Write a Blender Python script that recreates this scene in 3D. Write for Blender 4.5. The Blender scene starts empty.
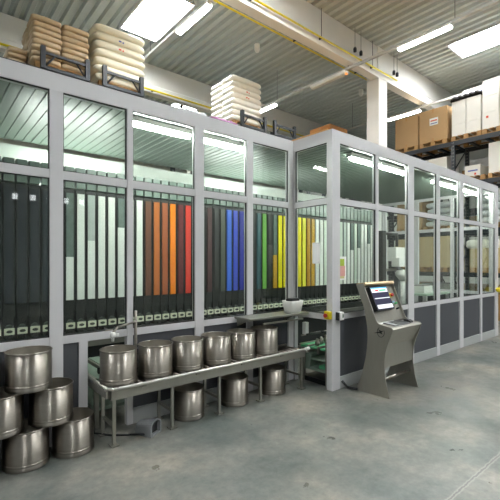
import bpy, bmesh, math, random
from mathutils import Vector, noise
random.seed(7)
SC = bpy.context.scene
COL = SC.collection
PI = math.pi

# ------------------------------------------------------------------ camera, world, exposure
cam_d = bpy.data.cameras.new('camera')
cam = bpy.data.objects.new('camera', cam_d)
COL.objects.link(cam)
cam_d.sensor_width = 36.0
cam_d.lens = 390.0 / 500.0 * 36.0
cam_d.shift_y = 12.0 / 500.0
cam_d.clip_start = 0.05
cam_d.clip_end = 200
cam.location = (0, 0, 1.6)
cam.rotation_euler = (PI / 2, 0, -math.atan2(0.6426, 0.7662))
SC.camera = cam

world = bpy.data.worlds.new('world')
SC.world = world
world.use_nodes = True
world.node_tree.nodes['Background'].inputs[0].default_value = (0.8, 0.9, 1.0, 1)
world.node_tree.nodes['Background'].inputs[1].default_value = 0.3
SC.view_settings.view_transform = 'Standard'
SC.view_settings.look = 'None'
SC.view_settings.gamma = 1
SC.view_settings.exposure = 0.72
SKY_STRENGTH = 46.0       # daylight through the roof lights, seen and added ones
LAMP_STRENGTH = 26.0      # hall strip lights
REAR_STRENGTH = 90.0    # tubes behind the hopper tops
BOOTH_STRENGTH = 95.0      # strip lights inside the booth
SC.cycles.max_bounces = 8
SC.cycles.diffuse_bounces = 5
SC.cycles.glossy_bounces = 5
SC.cycles.transparent_max_bounces = 40
SC.cycles.sample_clamp_indirect = 6

# ------------------------------------------------------------------ materials
def lin(c):
    if isinstance(c, str):
        c = tuple(int(c[i:i + 2], 16) / 255 for i in (0, 2, 4))
    return tuple((v / 12.92 if v <= 0.04045 else ((v + 0.055) / 1.055) ** 2.4) for v in c)

def mat(name, col, rough=0.5, metal=0.0, var=0.08, scale=6.0, coat=0.0, bump=0.0, stretch=None, spec=0.5):
    m = bpy.data.materials.new(name)
    m.use_nodes = True
    nt = m.node_tree
    N, L = nt.nodes, nt.links
    b = N['Principled BSDF']
    c = lin(col)
    tc = N.new('ShaderNodeTexCoord')
    mp = N.new('ShaderNodeMapping')
    mp.inputs['Scale'].default_value = stretch or (1, 1, 1)
    L.new(tc.outputs['Object'], mp.inputs[0])
    nz = N.new('ShaderNodeTexNoise')
    nz.inputs['Scale'].default_value = scale
    nz.inputs['Detail'].default_value = 4
    L.new(mp.outputs[0], nz.inputs['Vector'])
    r = N.new('ShaderNodeMixRGB')
    r.inputs[1].default_value = tuple(max(0, v * (1 - var)) for v in c) + (1,)
    r.inputs[2].default_value = tuple(min(1, v * (1 + var)) for v in c) + (1,)
    L.new(nz.outputs['Fac'], r.inputs[0])
    L.new(r.outputs[0], b.inputs['Base Color'])
    b.inputs['Roughness'].default_value = rough
    b.inputs['Metallic'].default_value = metal
    b.inputs['Coat Weight'].default_value = coat
    b.inputs['Specular IOR Level'].default_value = spec
    if bump:
        bp = N.new('ShaderNodeBump')
        bp.inputs['Strength'].default_value = bump
        bp.inputs['Distance'].default_value = 0.01
        L.new(nz.outputs['Fac'], bp.inputs['Height'])
        L.new(bp.outputs[0], b.inputs['Normal'])
    return m

def emis(name, col, s):
    m = bpy.data.materials.new(name)
    m.use_nodes = True
    nt = m.node_tree
    nt.nodes.remove(nt.nodes['Principled BSDF'])
    e = nt.nodes.new('ShaderNodeEmission')
    e.inputs[0].default_value = tuple(col) + (1,)
    e.inputs[1].default_value = s
    nt.links.new(e.outputs[0], nt.nodes['Material Output'].inputs[0])
    return m

def glass_mat(name, tint):
    m = bpy.data.materials.new(name)
    m.use_nodes = True
    nt = m.node_tree
    N, L = nt.nodes, nt.links
    N.remove(N['Principled BSDF'])
    tr = N.new('ShaderNodeBsdfTransparent')
    tr.inputs[0].default_value = tuple(tint) + (1,)
    gl = N.new('ShaderNodeBsdfGlossy')
    gl.inputs['Roughness'].default_value = 0.02
    lw = N.new('ShaderNodeLayerWeight')
    lw.inputs[0].default_value = 0.5
    pw = N.new('ShaderNodeMath'); pw.operation = 'POWER'; pw.inputs[1].default_value = 5
    ma = N.new('ShaderNodeMath'); ma.operation = 'MULTIPLY_ADD'
    ma.inputs[1].default_value = 0.95; ma.inputs[2].default_value = 0.045
    mx = N.new('ShaderNodeMixShader')
    L.new(lw.outputs['Facing'], pw.inputs[0]); L.new(pw.outputs[0], ma.inputs[0])
    L.new(ma.outputs[0], mx.inputs[0]); L.new(tr.outputs[0], mx.inputs[1]); L.new(gl.outputs[0], mx.inputs[2])
    L.new(mx.outputs[0], N['Material Output'].inputs[0])
    return m

def floor_mat():
    m = bpy.data.materials.new('polished_concrete')
    m.use_nodes = True
    nt = m.node_tree
    N, L = nt.nodes, nt.links
    b = N['Principled BSDF']
    tc = N.new('ShaderNodeTexCoord')
    def nz(s, d=6, r=0.6):
        n = N.new('ShaderNodeTexNoise'); n.inputs['Scale'].default_value = s
        n.inputs['Detail'].default_value = d; n.inputs['Roughness'].default_value = r
        L.new(tc.outputs['Object'], n.inputs['Vector']); return n
    def ramp(src, stops):
        r = N.new('ShaderNodeValToRGB')
        while len(r.color_ramp.elements) < len(stops): r.color_ramp.elements.new(0.5)
        for e, (p, c) in zip(r.color_ramp.elements, stops):
            e.position = p; e.color = tuple(c) + (1,)
        L.new(src, r.inputs[0]); return r
    big = ramp(nz(1.1, 8, 0.65).outputs['Fac'], [(0.36, lin('4a504d')), (0.5, lin('696964')), (0.66, lin('878177'))])
    stain = ramp(nz(1.9, 10, 0.75).outputs['Fac'], [(0.44, (0, 0, 0)), (0.6, (1, 1, 1))])
    fine = ramp(nz(14, 8, 0.75).outputs['Fac'], [(0.3, (0.7, 0.7, 0.7)), (0.7, (1.2, 1.2, 1.18))])
    m1 = N.new('ShaderNodeMixRGB'); m1.inputs[2].default_value = lin('5b615e') + (1,)
    sm = N.new('ShaderNodeMath'); sm.operation = 'MULTIPLY'; sm.inputs[1].default_value = 0.4
    L.new(stain.outputs[0], sm.inputs[0]); L.new(sm.outputs[0], m1.inputs[0]); L.new(big.outputs[0], m1.inputs[1])
    m2 = N.new('ShaderNodeMixRGB'); m2.blend_type = 'MULTIPLY'; m2.inputs[0].default_value = 1
    L.new(m1.outputs[0], m2.inputs[1]); L.new(fine.outputs[0], m2.inputs[2])
    # a sawn joint along y = 1.15 with chipped, light edges
    sp = N.new('ShaderNodeSeparateXYZ'); L.new(tc.outputs['Object'], sp.inputs[0])
    jn = nz(9, 6, 0.8)
    a1 = N.new('ShaderNodeMath'); a1.operation = 'MULTIPLY_ADD'; a1.inputs[1].default_value = 0.05; a1.inputs[2].default_value = -1.175
    L.new(jn.outputs['Fac'], a1.inputs[0])
    a2 = N.new('ShaderNodeMath'); a2.operation = 'ADD'; L.new(sp.outputs['Y'], a2.inputs[0]); L.new(a1.outputs[0], a2.inputs[1])
    a3 = N.new('ShaderNodeMath'); a3.operation = 'ABSOLUTE'; L.new(a2.outputs[0], a3.inputs[0])
    jr = ramp(a3.outputs[0], [(0.0, (0.10, 0.10, 0.09)), (0.006, (0.12, 0.12, 0.11)), (0.009, (0.27, 0.26, 0.23)), (0.02, (0.22, 0.215, 0.2))])
    jf = ramp(a3.outputs[0], [(0.0, (1, 1, 1)), (0.008, (0.9, 0.9, 0.9)), (0.02, (0, 0, 0))])
    m3 = N.new('ShaderNodeMixRGB')
    L.new(jf.outputs[0], m3.inputs[0]); L.new(m2.outputs[0], m3.inputs[1]); L.new(jr.outputs[0], m3.inputs[2])
    L.new(m3.outputs[0], b.inputs['Base Color'])
    rr = ramp(nz(3.0).outputs['Fac'], [(0.3, (0.26, 0.26, 0.26)), (0.7, (0.46, 0.46, 0.46))])
    L.new(rr.outputs[0], b.inputs['Roughness'])
    b.inputs['Specular IOR Level'].default_value = 0.45
    return m

M = {}
M['floor'] = floor_mat()
M['wall'] = mat('painted_wall', 'cfcfc9', 0.8, var=0.04, scale=1.5)
M['wall_grey'] = mat('grey_wall', '8d8f8c', 0.8, var=0.06, scale=1.5)
M['roofing'] = mat('grey_trapezoid_sheet', 'b0b7b4', 0.45, var=0.05, scale=0.8)
M['concrete'] = mat('painted_concrete', 'dcdbd6', 0.7, var=0.05, scale=2.5)
M['frame'] = mat('light_grey_aluminium', 'c6c5c7', 0.4, 0.0, var=0.03, scale=9)
M['glass'] = glass_mat('clear_glass', (0.955, 0.983, 0.965))
M['kick'] = mat('charcoal_panel', '45474c', 0.5, var=0.05, scale=20)
M['plinth'] = mat('grey_plinth', 'a4a7a6', 0.5, var=0.05)
M['roof_in'] = mat('white_roof_sheet', 'd4dad4', 0.5, var=0.03)
M['roof_lining'] = mat('grey_green_roof_sheet', '626d65', 0.4, var=0.03)
M['ply'] = mat('plywood_edge', 'c99b62', 0.7, var=0.15, scale=14)
M['steel'] = mat('stainless_steel', '98928a', 0.42, 1.0, var=0.12, scale=7, stretch=(1, 1, 6))
_n = M['steel'].node_tree
_t = _n.nodes.new('ShaderNodeTangent'); _t.direction_type = 'RADIAL'; _t.axis = 'Z'
_n.links.new(_t.outputs[0], _n.nodes['Principled BSDF'].inputs['Tangent'])
_n.nodes['Principled BSDF'].inputs['Anisotropic'].default_value = 0.85
_n.nodes['Principled BSDF'].inputs['Anisotropic Rotation'].default_value = 0.25
M['steel_in'] = mat('stained_steel_inside', 'a09a8f', 0.45, 0.8, var=0.25, scale=9)
M['brushed'] = mat('brushed_steel', 'a3a198', 0.38, 0.85, var=0.07, scale=30, stretch=(1, 1, 0.15))
M['rail_steel'] = mat('bright_rail_steel', 'c9c7c0', 0.4, 0.5, var=0.05)
M['steel_dark'] = mat('dull_steel', '8f8e86', 0.45, 0.8, var=0.1)
M['dark_rack'] = mat('dark_grey_painted_steel', '25292e', 0.45, 0.2, var=0.12, scale=30)
M['black'] = mat('black_plastic', '17181a', 0.4, var=0.1)
M['machine_dark'] = mat('dark_machine_paint', '1d201f', 0.45, var=0.2, scale=4)
M['hopper_cap'] = mat('grey_green_hopper_cap', '66756d', 0.35, var=0.25, scale=5)
M['latch'] = mat('dark_grey_latch', '474f49', 0.4, var=0.1)
M['empty_win'] = mat('dark_empty_window', '2c3238', 0.2, var=0.4, scale=6, coat=0.6)
M['clear_win'] = mat('smoky_clear_window', '6b7a74', 0.2, var=0.3, scale=9, coat=0.6)
M['frost_win'] = mat('dusty_window', 'b9c2bd', 0.3, var=0.2, scale=7, coat=0.6)
M['tag'] = mat('cream_tag', 'd9dcc4', 0.5, var=0.12, scale=12)
M['tag_dark'] = mat('dark_print', '3a4038', 0.5, var=0.1)
M['wood'] = mat('pallet_wood', 'a17c4e', 0.75, var=0.22, scale=8, stretch=(0.4, 4, 4))
M['brown_sack'] = mat('brown_paper_sack', 'b7a384', 0.5, var=0.12, scale=5, bump=0.5, coat=0.15)
M['white_sack'] = mat('cream_plastic_sack', 'e9e4d0', 0.4, var=0.05, scale=5, bump=0.4, coat=0.25)
M['white_sack2'] = mat('white_plastic_sack', 'f1eee5', 0.4, var=0.04, scale=5, bump=0.4, coat=0.25)
M['red_print'] = mat('red_print', 'd2523a', 0.5, var=0.1)
M['blue_print'] = mat('blue_print', '5a66a8', 0.5, var=0.1)
M['carton'] = mat('brown_cardboard', 'a98a61', 0.75, var=0.07, scale=3)
M['carton_dk'] = mat('orange_cardboard', 'b5793f', 0.75, var=0.08, scale=3)
M['tape'] = mat('packing_tape', 'a57a48', 0.3, var=0.05)
M['white_carton'] = mat('white_cardboard', 'dedcd5', 0.7, var=0.04, scale=3)
M['beige_block'] = mat('beige_wrapped_goods', 'b9a47c', 0.6, var=0.12, scale=4)
M['film'] = mat('milky_stretch_film', 'c4c6c8', 0.3, var=0.25, scale=5, coat=0.4, bump=0.5)
M['black_film'] = mat('black_stretch_film', '15110e', 0.6, var=0.5, scale=12, bump=0.8, spec=0.2)
M['grey_goods'] = mat('grey_goods', '7f7f7b', 0.6, var=0.2, scale=4)
M['white'] = mat('white_plastic', 'e6e6e2', 0.4, var=0.03)
M['paper'] = mat('white_paper', 'e8e8e6', 0.7, var=0.02)
M['yellow'] = mat('yellow_paint', 'd6c21a', 0.45, var=0.1, scale=8)
M['red'] = mat('red_plastic', 'b22a22', 0.4, var=0.05)
M['green'] = mat('green_belt', '58b07e', 0.45, var=0.2, scale=5)
M['green_dk'] = mat('green_slide_plate', '7c8d7f', 0.45, var=0.2, scale=5)
M['grey_pl'] = mat('grey_plastic', '77797b', 0.5, var=0.06)
M['purple'] = mat('magenta_film', '8d4a80', 0.35, var=0.15, scale=12)
M['lamp_house'] = mat('white_lamp_housing', 'd6d6d2', 0.5, var=0.02)
M['lamp_off'] = mat('unlit_diffuser', 'dcd7cc', 0.4, var=0.05)
M['conduit'] = mat('galvanised_trunking', 'b4b5b2', 0.5, 0.1, var=0.05)
M['sky'] = emis('daylit_polycarbonate', (0.96, 0.99, 1.0), SKY_STRENGTH)
M['tube'] = emis('lit_tube', (0.98, 1.0, 0.94), LAMP_STRENGTH)
M['rear_tube'] = emis('lit_rear_tube', (0.95, 1.0, 0.95), REAR_STRENGTH)
M['booth_tube'] = emis('lit_booth_tube', (0.95, 1.0, 0.93), BOOTH_STRENGTH)
M['window_light'] = emis('daylit_pane', (0.95, 0.97, 1.0), 6.0)
M['window_fill'] = emis('fill_window_glow', (0.96, 0.99, 1.0), 1.6)  # glow of the added wall windows that brighten the hall
M['scr_dark'] = emis('screen_dark', lin('3b3c4c'), 1.0)
M['scr_white'] = emis('screen_white', (0.85, 0.9, 0.95), 1.0)
M['scr_red'] = emis('screen_red', lin('e2494a'), 1.0)
M['scr_green'] = emis('screen_green', lin('55d08f'), 1.0)
M['scr_cyan'] = emis('screen_cyan', lin('58b7e8'), 1.0)

# ------------------------------------------------------------------ mesh helpers
class MB:
    def __init__(self): self.bm = bmesh.new()
    def box(self, x0, x1, y0, y1, z0, z1, bev=0.0):
        v = [self.bm.verts.new(p) for p in ((x0, y0, z0), (x1, y0, z0), (x1, y1, z0), (x0, y1, z0), (x0, y0, z1), (x1, y0, z1), (x1, y1, z1), (x0, y1, z1))]
        fs = [self.bm.faces.new([v[i] for i in f]) for f in ((0, 3, 2, 1), (4, 5, 6, 7), (0, 1, 5, 4), (1, 2, 6, 5), (2, 3, 7, 6), (3, 0, 4, 7))]
        if bev > 0:
            es = set(e for f in fs for e in f.edges)
            bmesh.ops.bevel(self.bm, geom=list(es), offset=bev, segments=2, affect='EDGES', profile=0.5)
        return self
    def cyl(self, p, q, r, n=12, r2=None, cap=True):
        p, q = Vector(p), Vector(q)
        d = (q - p).normalized()
        up = Vector((0, 0, 1)) if abs(d.z) < 0.9 else Vector((1, 0, 0))
        a = d.cross(up).normalized(); b = d.cross(a).normalized()
        if r2 is None: r2 = r
        A, B = [], []
        for i in range(n):
            t = 2 * PI * i / n
            o = a * math.cos(t) + b * math.sin(t)
            A.append(self.bm.verts.new(p + o * r)); B.append(self.bm.verts.new(q + o * r2))
        for i in range(n):
            f = self.bm.faces.new((A[i], A[(i + 1) % n], B[(i + 1) % n], B[i])); f.smooth = True
        if cap:
            self.bm.faces.new(A[::-1]); self.bm.faces.new(B)
        return self
    def path(self, pts, r, n=10):
        pts = [Vector(p) for p in pts]
        for i in range(len(pts) - 1):
            self.cyl(pts[i], pts[i + 1], r, n)
        for p in pts[1:-1]:
            bmesh.ops.create_icosphere(self.bm, subdivisions=2, radius=r * 1.0, matrix=__import__('mathutils').Matrix.Translation(p))
        return self
    def lathe(self, prof, n=40, c=(0, 0, 0), closed=False):
        rings = []
        for r, z in prof:
            if r < 1e-6: rings.append([self.bm.verts.new((c[0], c[1], c[2] + z))])
            else: rings.append([self.bm.verts.new((c[0] + r * math.cos(2 * PI * i / n), c[1] + r * math.sin(2 * PI * i / n), c[2] + z)) for i in range(n)])
        seq = list(zip(rings, rings[1:]))
        if closed: seq.append((rings[-1], rings[0]))
        for A, B in seq:
            for i in range(n):
                j = (i + 1) % n
                if len(A) == 1 and len(B) == 1: continue
                if len(A) == 1: f = self.bm.faces.new((A[0], B[j], B[i]))
                elif len(B) == 1: f = self.bm.faces.new((A[i], A[j], B[0]))
                else: f = self.bm.faces.new((A[i], A[j], B[j], B[i]))
                f.smooth = True
        return self
    def prism(self, pts, axis, a, b):
        def P(u, w, t): return {'x': (t, u, w), 'y': (u, t, w), 'z': (u, w, t)}[axis]
        A = [self.bm.verts.new(P(u, w, a)) for u, w in pts]
        B = [self.bm.verts.new(P(u, w, b)) for u, w in pts]
        n = len(pts)
        for i in range(n): self.bm.faces.new((A[i], A[(i + 1) % n], B[(i + 1) % n], B[i]))
        self.bm.faces.new(A[::-1]); self.bm.faces.new(B)
        return self
    def build(self, name, m, parent=None, loc=(0, 0, 0), recalc=True):
        if recalc: bmesh.ops.recalc_face_normals(self.bm, faces=self.bm.faces)
        me = bpy.data.meshes.new(name)
        self.bm.to_mesh(me); self.bm.free()
        me.materials.append(m)
        o = bpy.data.objects.new(name, me)
        COL.objects.link(o)
        o.location = loc
        if parent: o.parent = parent
        return o

def tag(o, label, cat, group=None):
    o['label'] = label; o['category'] = cat
    if group: o['group'] = group
    return o
def thing(name, label, cat, loc=(0, 0, 0), rz=0.0, group=None):
    o = bpy.data.objects.new(name, None)
    o.empty_display_size = 0.1
    COL.objects.link(o)
    o.location = loc; o.rotation_euler = (0, 0, rz)
    return tag(o, label, cat, group)
def struct(o):
    o['kind'] = 'structure'; return o
def copy_tree(o, parent=None):
    c = o.copy(); COL.objects.link(c)
    if parent: c.parent = parent
    for ch in list(o.children): copy_tree(ch, c)
    return c
def dup(o, loc, label, rz=None, group=None):
    c = copy_tree(o); c.location = loc
    if rz is not None: c.rotation_euler = (0, 0, rz)
    c['label'] = label
    if group: c['group'] = group
    return c
ORD = ['first', 'second', 'third', 'fourth', 'fifth', 'sixth', 'seventh', 'eighth', 'ninth', 'tenth', 'eleventh', 'twelfth']

# ------------------------------------------------------------------ the hall
X0, X1, Y0, Y1 = -9.0, 22.0, -10.0, 20.0
ZC = 7.8
struct(MB().box(X0, X1, Y0, Y1, -0.2, 0).build('floor', M['floor']))
struct(MB().box(X0, X1, Y1, Y1 + 0.2, 0, 8.3).build('wall_back', M['wall']))
struct(MB().box(X0, X1, Y0 - 0.2, Y0, 0, 8.3).build('wall_front', M['wall_grey']))
struct(MB().box(X0 - 0.2, X0, Y0, Y1, 0, 8.3).build('wall_left', M['wall_grey']))
struct(MB().box(X1, X1 + 0.2, Y0, Y1, 0, 8.3).build('wall_right', M['wall']))

# roof: trapezoid sheet with ribs along y, openings left for the roof lights
SKY = [(4.0, 8.06, 'white skylight in the roof above the two left-hand sack stacks'),
       (11.5, 2.9, 'white skylight in the roof above the white cartons at right'),
       (4.0, -2.2, 'added skylight in the roof bay behind the camera, left of its neighbour'),  # from here on: unseen skylights added to light the hall
       (11.5, -7.3, 'added skylight in the far roof bay behind the camera'),
       (-3.5, 2.9, 'added skylight in the roof left of the booth, outside the picture'),
       (-3.5, -7.3, 'added skylight in the far left roof corner behind the camera'),
       (11.5, -2.2, 'added skylight in the roof bay behind the camera, toward the white cartons'),
       (17.5, 13.3, 'added skylight in the roof beyond the loaded pallet racks'),
       (-3.5, 13.3, 'added skylight in the roof beyond the far left concrete beam'),
       (7.5, 13.3, 'added skylight in the roof beyond the far concrete beam'),
       (4.0, 2.9, 'added skylight in the roof straight above the buckets')]
bm = MB()
k = 0
x = X0
while x < X1 - 1e-6:
    cuts = [(y, y + 2.0) for sx, y, _ in SKY if sx - 1e-6 <= x and x + 0.25 <= sx + 1.0 + 1e-6]
    segs, y = [], Y0
    for a, b in sorted(cuts): segs.append((y, a)); y = b
    segs.append((y, Y1))
    prof = [(0, 0), (0.10, 0), (0.135, 0.08), (0.215, 0.08), (0.25, 0)]
    for a, b in segs:
        A = [bm.bm.verts.new((x + u, a, ZC + w)) for u, w in prof]
        B = [bm.bm.verts.new((x + u, b, ZC + w)) for u, w in prof]
        for i in range(4): bm.bm.faces.new((A[i], A[i + 1], B[i + 1], B[i]))
    x += 0.25
struct(bm.build('ceiling', M['roofing'], recalc=False))
struct(MB().box(X0, X1, Y0, Y1, 8.3, 8.4).build('roof_deck', M['wall_grey']))
for i_, (sx, sy, lab) in enumerate(SKY):
    t = bpy.data.objects.new('window_%d' % (i_ + 8), None); COL.objects.link(t); t.location = (sx, sy, ZC); struct(t)
    c = MB()
    c.box(-0.05, 0, -0.05, 2.05, -0.03, 0.32).box(1.0, 1.05, -0.05, 2.05, -0.03, 0.32)
    c.box(0, 1.0, -0.05, 0, -0.03, 0.32).box(0, 1.0, 2.0, 2.05, -0.03, 0.32)
    c.build('window_frame', M['frame'], t)
    MB().box(0, 1.0, 0, 2.0, 0.12, 0.14).build('window_pane', M['sky'], t)

# high windows in the wall behind the camera (mirrored in the left panes)
for i in range(7):
    wx = 1.4 + i * 0.62
    w = struct(MB().box(wx - 0.05, wx + 0.23, Y0, Y0 + 0.05, 3.99, 4.31).build('window_%d' % (i + 1), M['frame']))
    MB().box(wx, wx + 0.18, Y0 + 0.05, Y0 + 0.06, 4.04, 4.26).build('window_pane', M['window_light'], w)

# unseen wall windows added as fill light; only the last mirrors in the return pane
WN = 30
for x0_, x1_ in ((-7.5, -4.5), (-3.8, -0.8), (17.5, 20.5)):
    w = struct(MB().box(x0_ - 0.08, x1_ + 0.08, Y0, Y0 + 0.05, 5.32, 6.98).build('window_%d' % WN, M['frame']))
    MB().box(x0_, x1_, Y0 + 0.05, Y0 + 0.06, 5.4, 6.9).build('window_pane', M['window_fill'], w)
    WN += 1
for y0_, y1_ in ((-8.5, -5.0), (-4.2, -0.7), (0.1, 3.6), (4.4, 7.9), (13.4, 15.2)):
    w = struct(MB().box(X0, X0 + 0.05, y0_ - 0.08, y1_ + 0.08, 4.82, 6.28).build('window_%d' % WN, M['frame']))
    MB().box(X0 + 0.05, X0 + 0.06, y0_, y1_, 4.9, 6.2).build('window_pane', M['window_fill'], w)
    WN += 1

# concrete beams along x, and the column
def beam(name, y0):
    b = MB()
    pts = [(y0, 6.9), (y0 + 0.24, 6.9), (y0 + 0.24, 7.12), (y0 + 0.20, 7.18), (y0 + 0.20, ZC), (y0 + 0.04, ZC), (y0 + 0.04, 7.18), (y0, 7.12)]
    b.prism(pts, 'x', X0, X1)
    return struct(b.build(name, M['concrete']))
for i, y in enumerate((6.2, 11.35, 16.4, 1.0, -4.2)):
    beam('beam_%s' % ['middle', 'far', 'rear', 'near', 'front'][i], y)
for i, (cx, cy) in enumerate(((10.02, 6.2), (-4.0, 11.35), (10.02, 16.4))):
    struct(MB().box(cx, cx + 0.45, cy, cy + 0.4, 0, 6.9, 0.012).box(cx - 0.02, cx + 0.47, cy + 0.02, cy + 0.38, 6.9, ZC).build('column_%d' % (i + 1), M['concrete']))

def pipe(name, label, pts, r, m, cat='pipe'):
    return tag(MB().path(pts, r).build(name, m), label, cat)
t = thing('gas_pipe', 'yellow pipe running along the front face of the near concrete beam', 'pipe', (0, 6.13, 7.04))
MB().path([(-4, 0, 0), (10.9, 0, 0)], 0.022).build('pipe_run', M['yellow'], t)
for hx in (5.2, 7.4, 9.6):
    MB().cyl((hx, 0.0, 0.02), (hx, 0.0, 0.72), 0.008, 6).box(hx - 0.012, hx + 0.012, 0, 0.07, -0.03, 0.03).build('hanger', M['dark_rack'], t)
t = thing('gas_pipe', 'yellow pipe running just behind the near concrete beam', 'pipe', (0, 6.60, 6.97))
MB().path([(-4, 0, 0), (10.1, 0, 0)], 0.022).build('pipe_run', M['yellow'], t)
for hx in (3.0, 6.9, 9.4):
    MB().box(hx - 0.015, hx + 0.015, -0.155, 0.0, -0.02, 0.02).build('bracket', M['dark_rack'], t)
t = thing('gas_pipe', 'yellow pipe along the far concrete beam behind the sacks', 'pipe', (0, 11.25, 6.95))
MB().path([(-6, 0, 0), (14, 0, 0)], 0.03).build('pipe_run', M['yellow'], t)
for hx in (-2, 2.2, 5.5, 9):
    MB().box(hx - 0.02, hx + 0.02, 0.0, 0.095, -0.02, 0.02).build('bracket', M['dark_rack'], t)
t = thing('crane_rail', 'dull yellow crane rail under the far concrete beam', 'rail', (0, 12.2, 6.4))
MB().box(-6, 16, -0.12, 0.12, 0, 0.03).box(-6, 16, -0.015, 0.015, 0.03, 0.3).box(-6, 16, -0.12, 0.12, 0.3, 0.33).build('girder', M['yellow'], t)
for i in range(9):
    MB().box(-4 + i * 2.2, -3.9 + i * 2.2, -0.05, 0.05, 0.33, 1.4).build('hanger', M['dark_rack'], t)

# small speakers / sensors hung on the beam and roof
s0 = thing('hanging_sensor', 'small grey sensor hung on the beam, first left of the column', 'sensor', (8.73, 6.1, 7.2), group='sensors hung from the beam')
MB().lathe([(0, -0.07), (0.04, -0.06), (0.045, 0.02), (0.03, 0.06), (0, 0.07)], 14).build('body', M['dark_rack'], s0)
MB().cyl((0, 0, 0.06), (0, 0.0, 0.60), 0.006, 6).build('cord', M['dark_rack'], s0)
dup(s0, (9.0, 6.1, 7.2), 'small grey sensor hung on the beam, nearest to the column top')
dup(s0, (10.67, 6.1, 7.2), 'small grey sensor hung on the beam just right of the column')
dup(s0, (10.85, 6.1, 7.2), 'small grey sensor hung on the beam, second right of the column')
d0 = thing('smoke_detector', 'round smoke detector on the roof above the right-hand sack stack', 'detector', (7.3, 8.39, 7.7), group='roof detectors')
MB().lathe([(0, -0.12), (0.05, -0.11), (0.08, -0.05), (0.08, 0.1), (0, 0.1)], 18).build('body', M['white'], d0)
dup(d0, (12.1, 8.2, 7.7), 'round smoke detector on the roof just left of the column')

# trunking lines with strip lights
def trunk(x, ys, lab):
    t = thing('light_trunking', lab, 'trunking', (x, 0, 6.78))
    MB().box(-0.035, 0.035, ys[0], ys[1], 0, 0.06).build('rail', M['conduit'], t)
    y = ys[0] + 0.6
    while y < ys[1]:
        MB().cyl((0, y, 0.06), (0, y, 1.02), 0.006, 6).build('drop_rod', M['dark_rack'], t)
        y += 2.75
trunk(4.37, (-8, 15), 'grey lamp trunking beside the left skylight')
trunk(8.78, (-8, 15), 'grey lamp trunking passing under the beam left of the column')
trunk(12.85, (-8, 10.5), 'grey lamp trunking above the brown and white cartons')
lp = thing('strip_light', 'lit strip light beside the left skylight', 'strip light', (4.37, 6.46, 6.68), group='hall strip lights')
MB().box(-0.07, 0.07, 0, 1.25, 0.045, 0.10).build('housing', M['lamp_house'], lp)
MB().box(-0.06, 0.06, 0.02, 1.23, 0.0, 0.045, 0.01).build('tube', M['tube'], lp)
for x, y, lab in ((8.78, 3.66, 'lit strip light on the trunking right of the column, before the skylight'),
                  (8.78, 9.15, 'lit strip light just right of the right-hand sack stack'),
                  (8.78, 0.95, 'lit strip light at the right edge above the right-hand skylight'),
                  (12.85, 6.38, 'lit strip light in front of the brown cartons'),
                  (12.85, 0.9, 'lit strip light on the right trunking nearer the camera'),
                  (4.37, 0.95, 'lit strip light overhead on the left trunking'),
                  (4.37, -4.5, 'lit strip light on the left trunking behind the camera'),
                  (8.78, -4.5, 'lit strip light on the middle trunking behind the camera'),
                  (12.85, -4.5, 'lit strip light on the right trunking behind the camera')):
    dup(lp, (x, y, 6.68), lab)
off = thing('strip_light', 'unlit strip light glowing faintly orange at one end, left of the column', 'strip light', (8.78, 6.4, 6.68), group='hall strip lights')
MB().box(-0.07, 0.07, 0, 1.25, 0.045, 0.10).build('housing', M['lamp_house'], off)
MB().box(-0.06, 0.06, 0.02, 1.23, 0.0, 0.045, 0.01).build('tube', M['lamp_off'], off)
MB().box(-0.04, 0.04, -0.01, 0.04, -0.003, 0.03).build('glowing_end', emis('orange_glow', (1.0, 0.35, 0.1), 0.9), off)

# ------------------------------------------------------------------ the glazed booth
YA, YC, XB, XE, YB, ZT = 3.70, 3.04, 3.875, 9.606, 5.80, 3.25
XL = -1.4
booth = thing('glazed_booth', 'large light grey aluminium booth with tall glass panes and charcoal lower panels', 'booth', (0, 0, 0))
def part(name, m, *bxs, bev=0.0):
    b = MB()
    for q in bxs: b.box(*q, bev=bev)
    return b.build(name, M[m], booth)
D = 0.06
ZTR0, ZTR1, ZR0, ZR1, ZF = 2.33, 2.405, 0.875, 0.945, 3.10
A_m = [(-1.4, -1.28), (-0.62, -0.51), (0.10, 0.16), (0.833, 0.942), (1.519, 1.58), (2.29, 2.407), (3.03, 3.126), (3.78, 3.875)]
A_m = [(a * 1.0082, b * 1.0082) for a, b in A_m[:-1]] + A_m[-1:]
C_m = [(3.875, 4.03), (4.84, 4.907), (5.74, 5.914), (6.70, 6.816), (7.634, 7.79), (8.62, 8.708), (9.43, 9.606)]
part('fascia', 'frame', (XL, XB, YA, YA + 0.08, ZF, ZT))
part('fascia', 'frame', (XB, XE, YC, YC + 0.08, ZF, ZT))
part('fascia', 'frame', (XB, XB + 0.08, YC + 0.08, YA + 0.08, ZF, ZT))
part('fascia', 'frame', (XE - 0.08, XE, YC + 0.08, YB, ZF, ZT))
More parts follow.
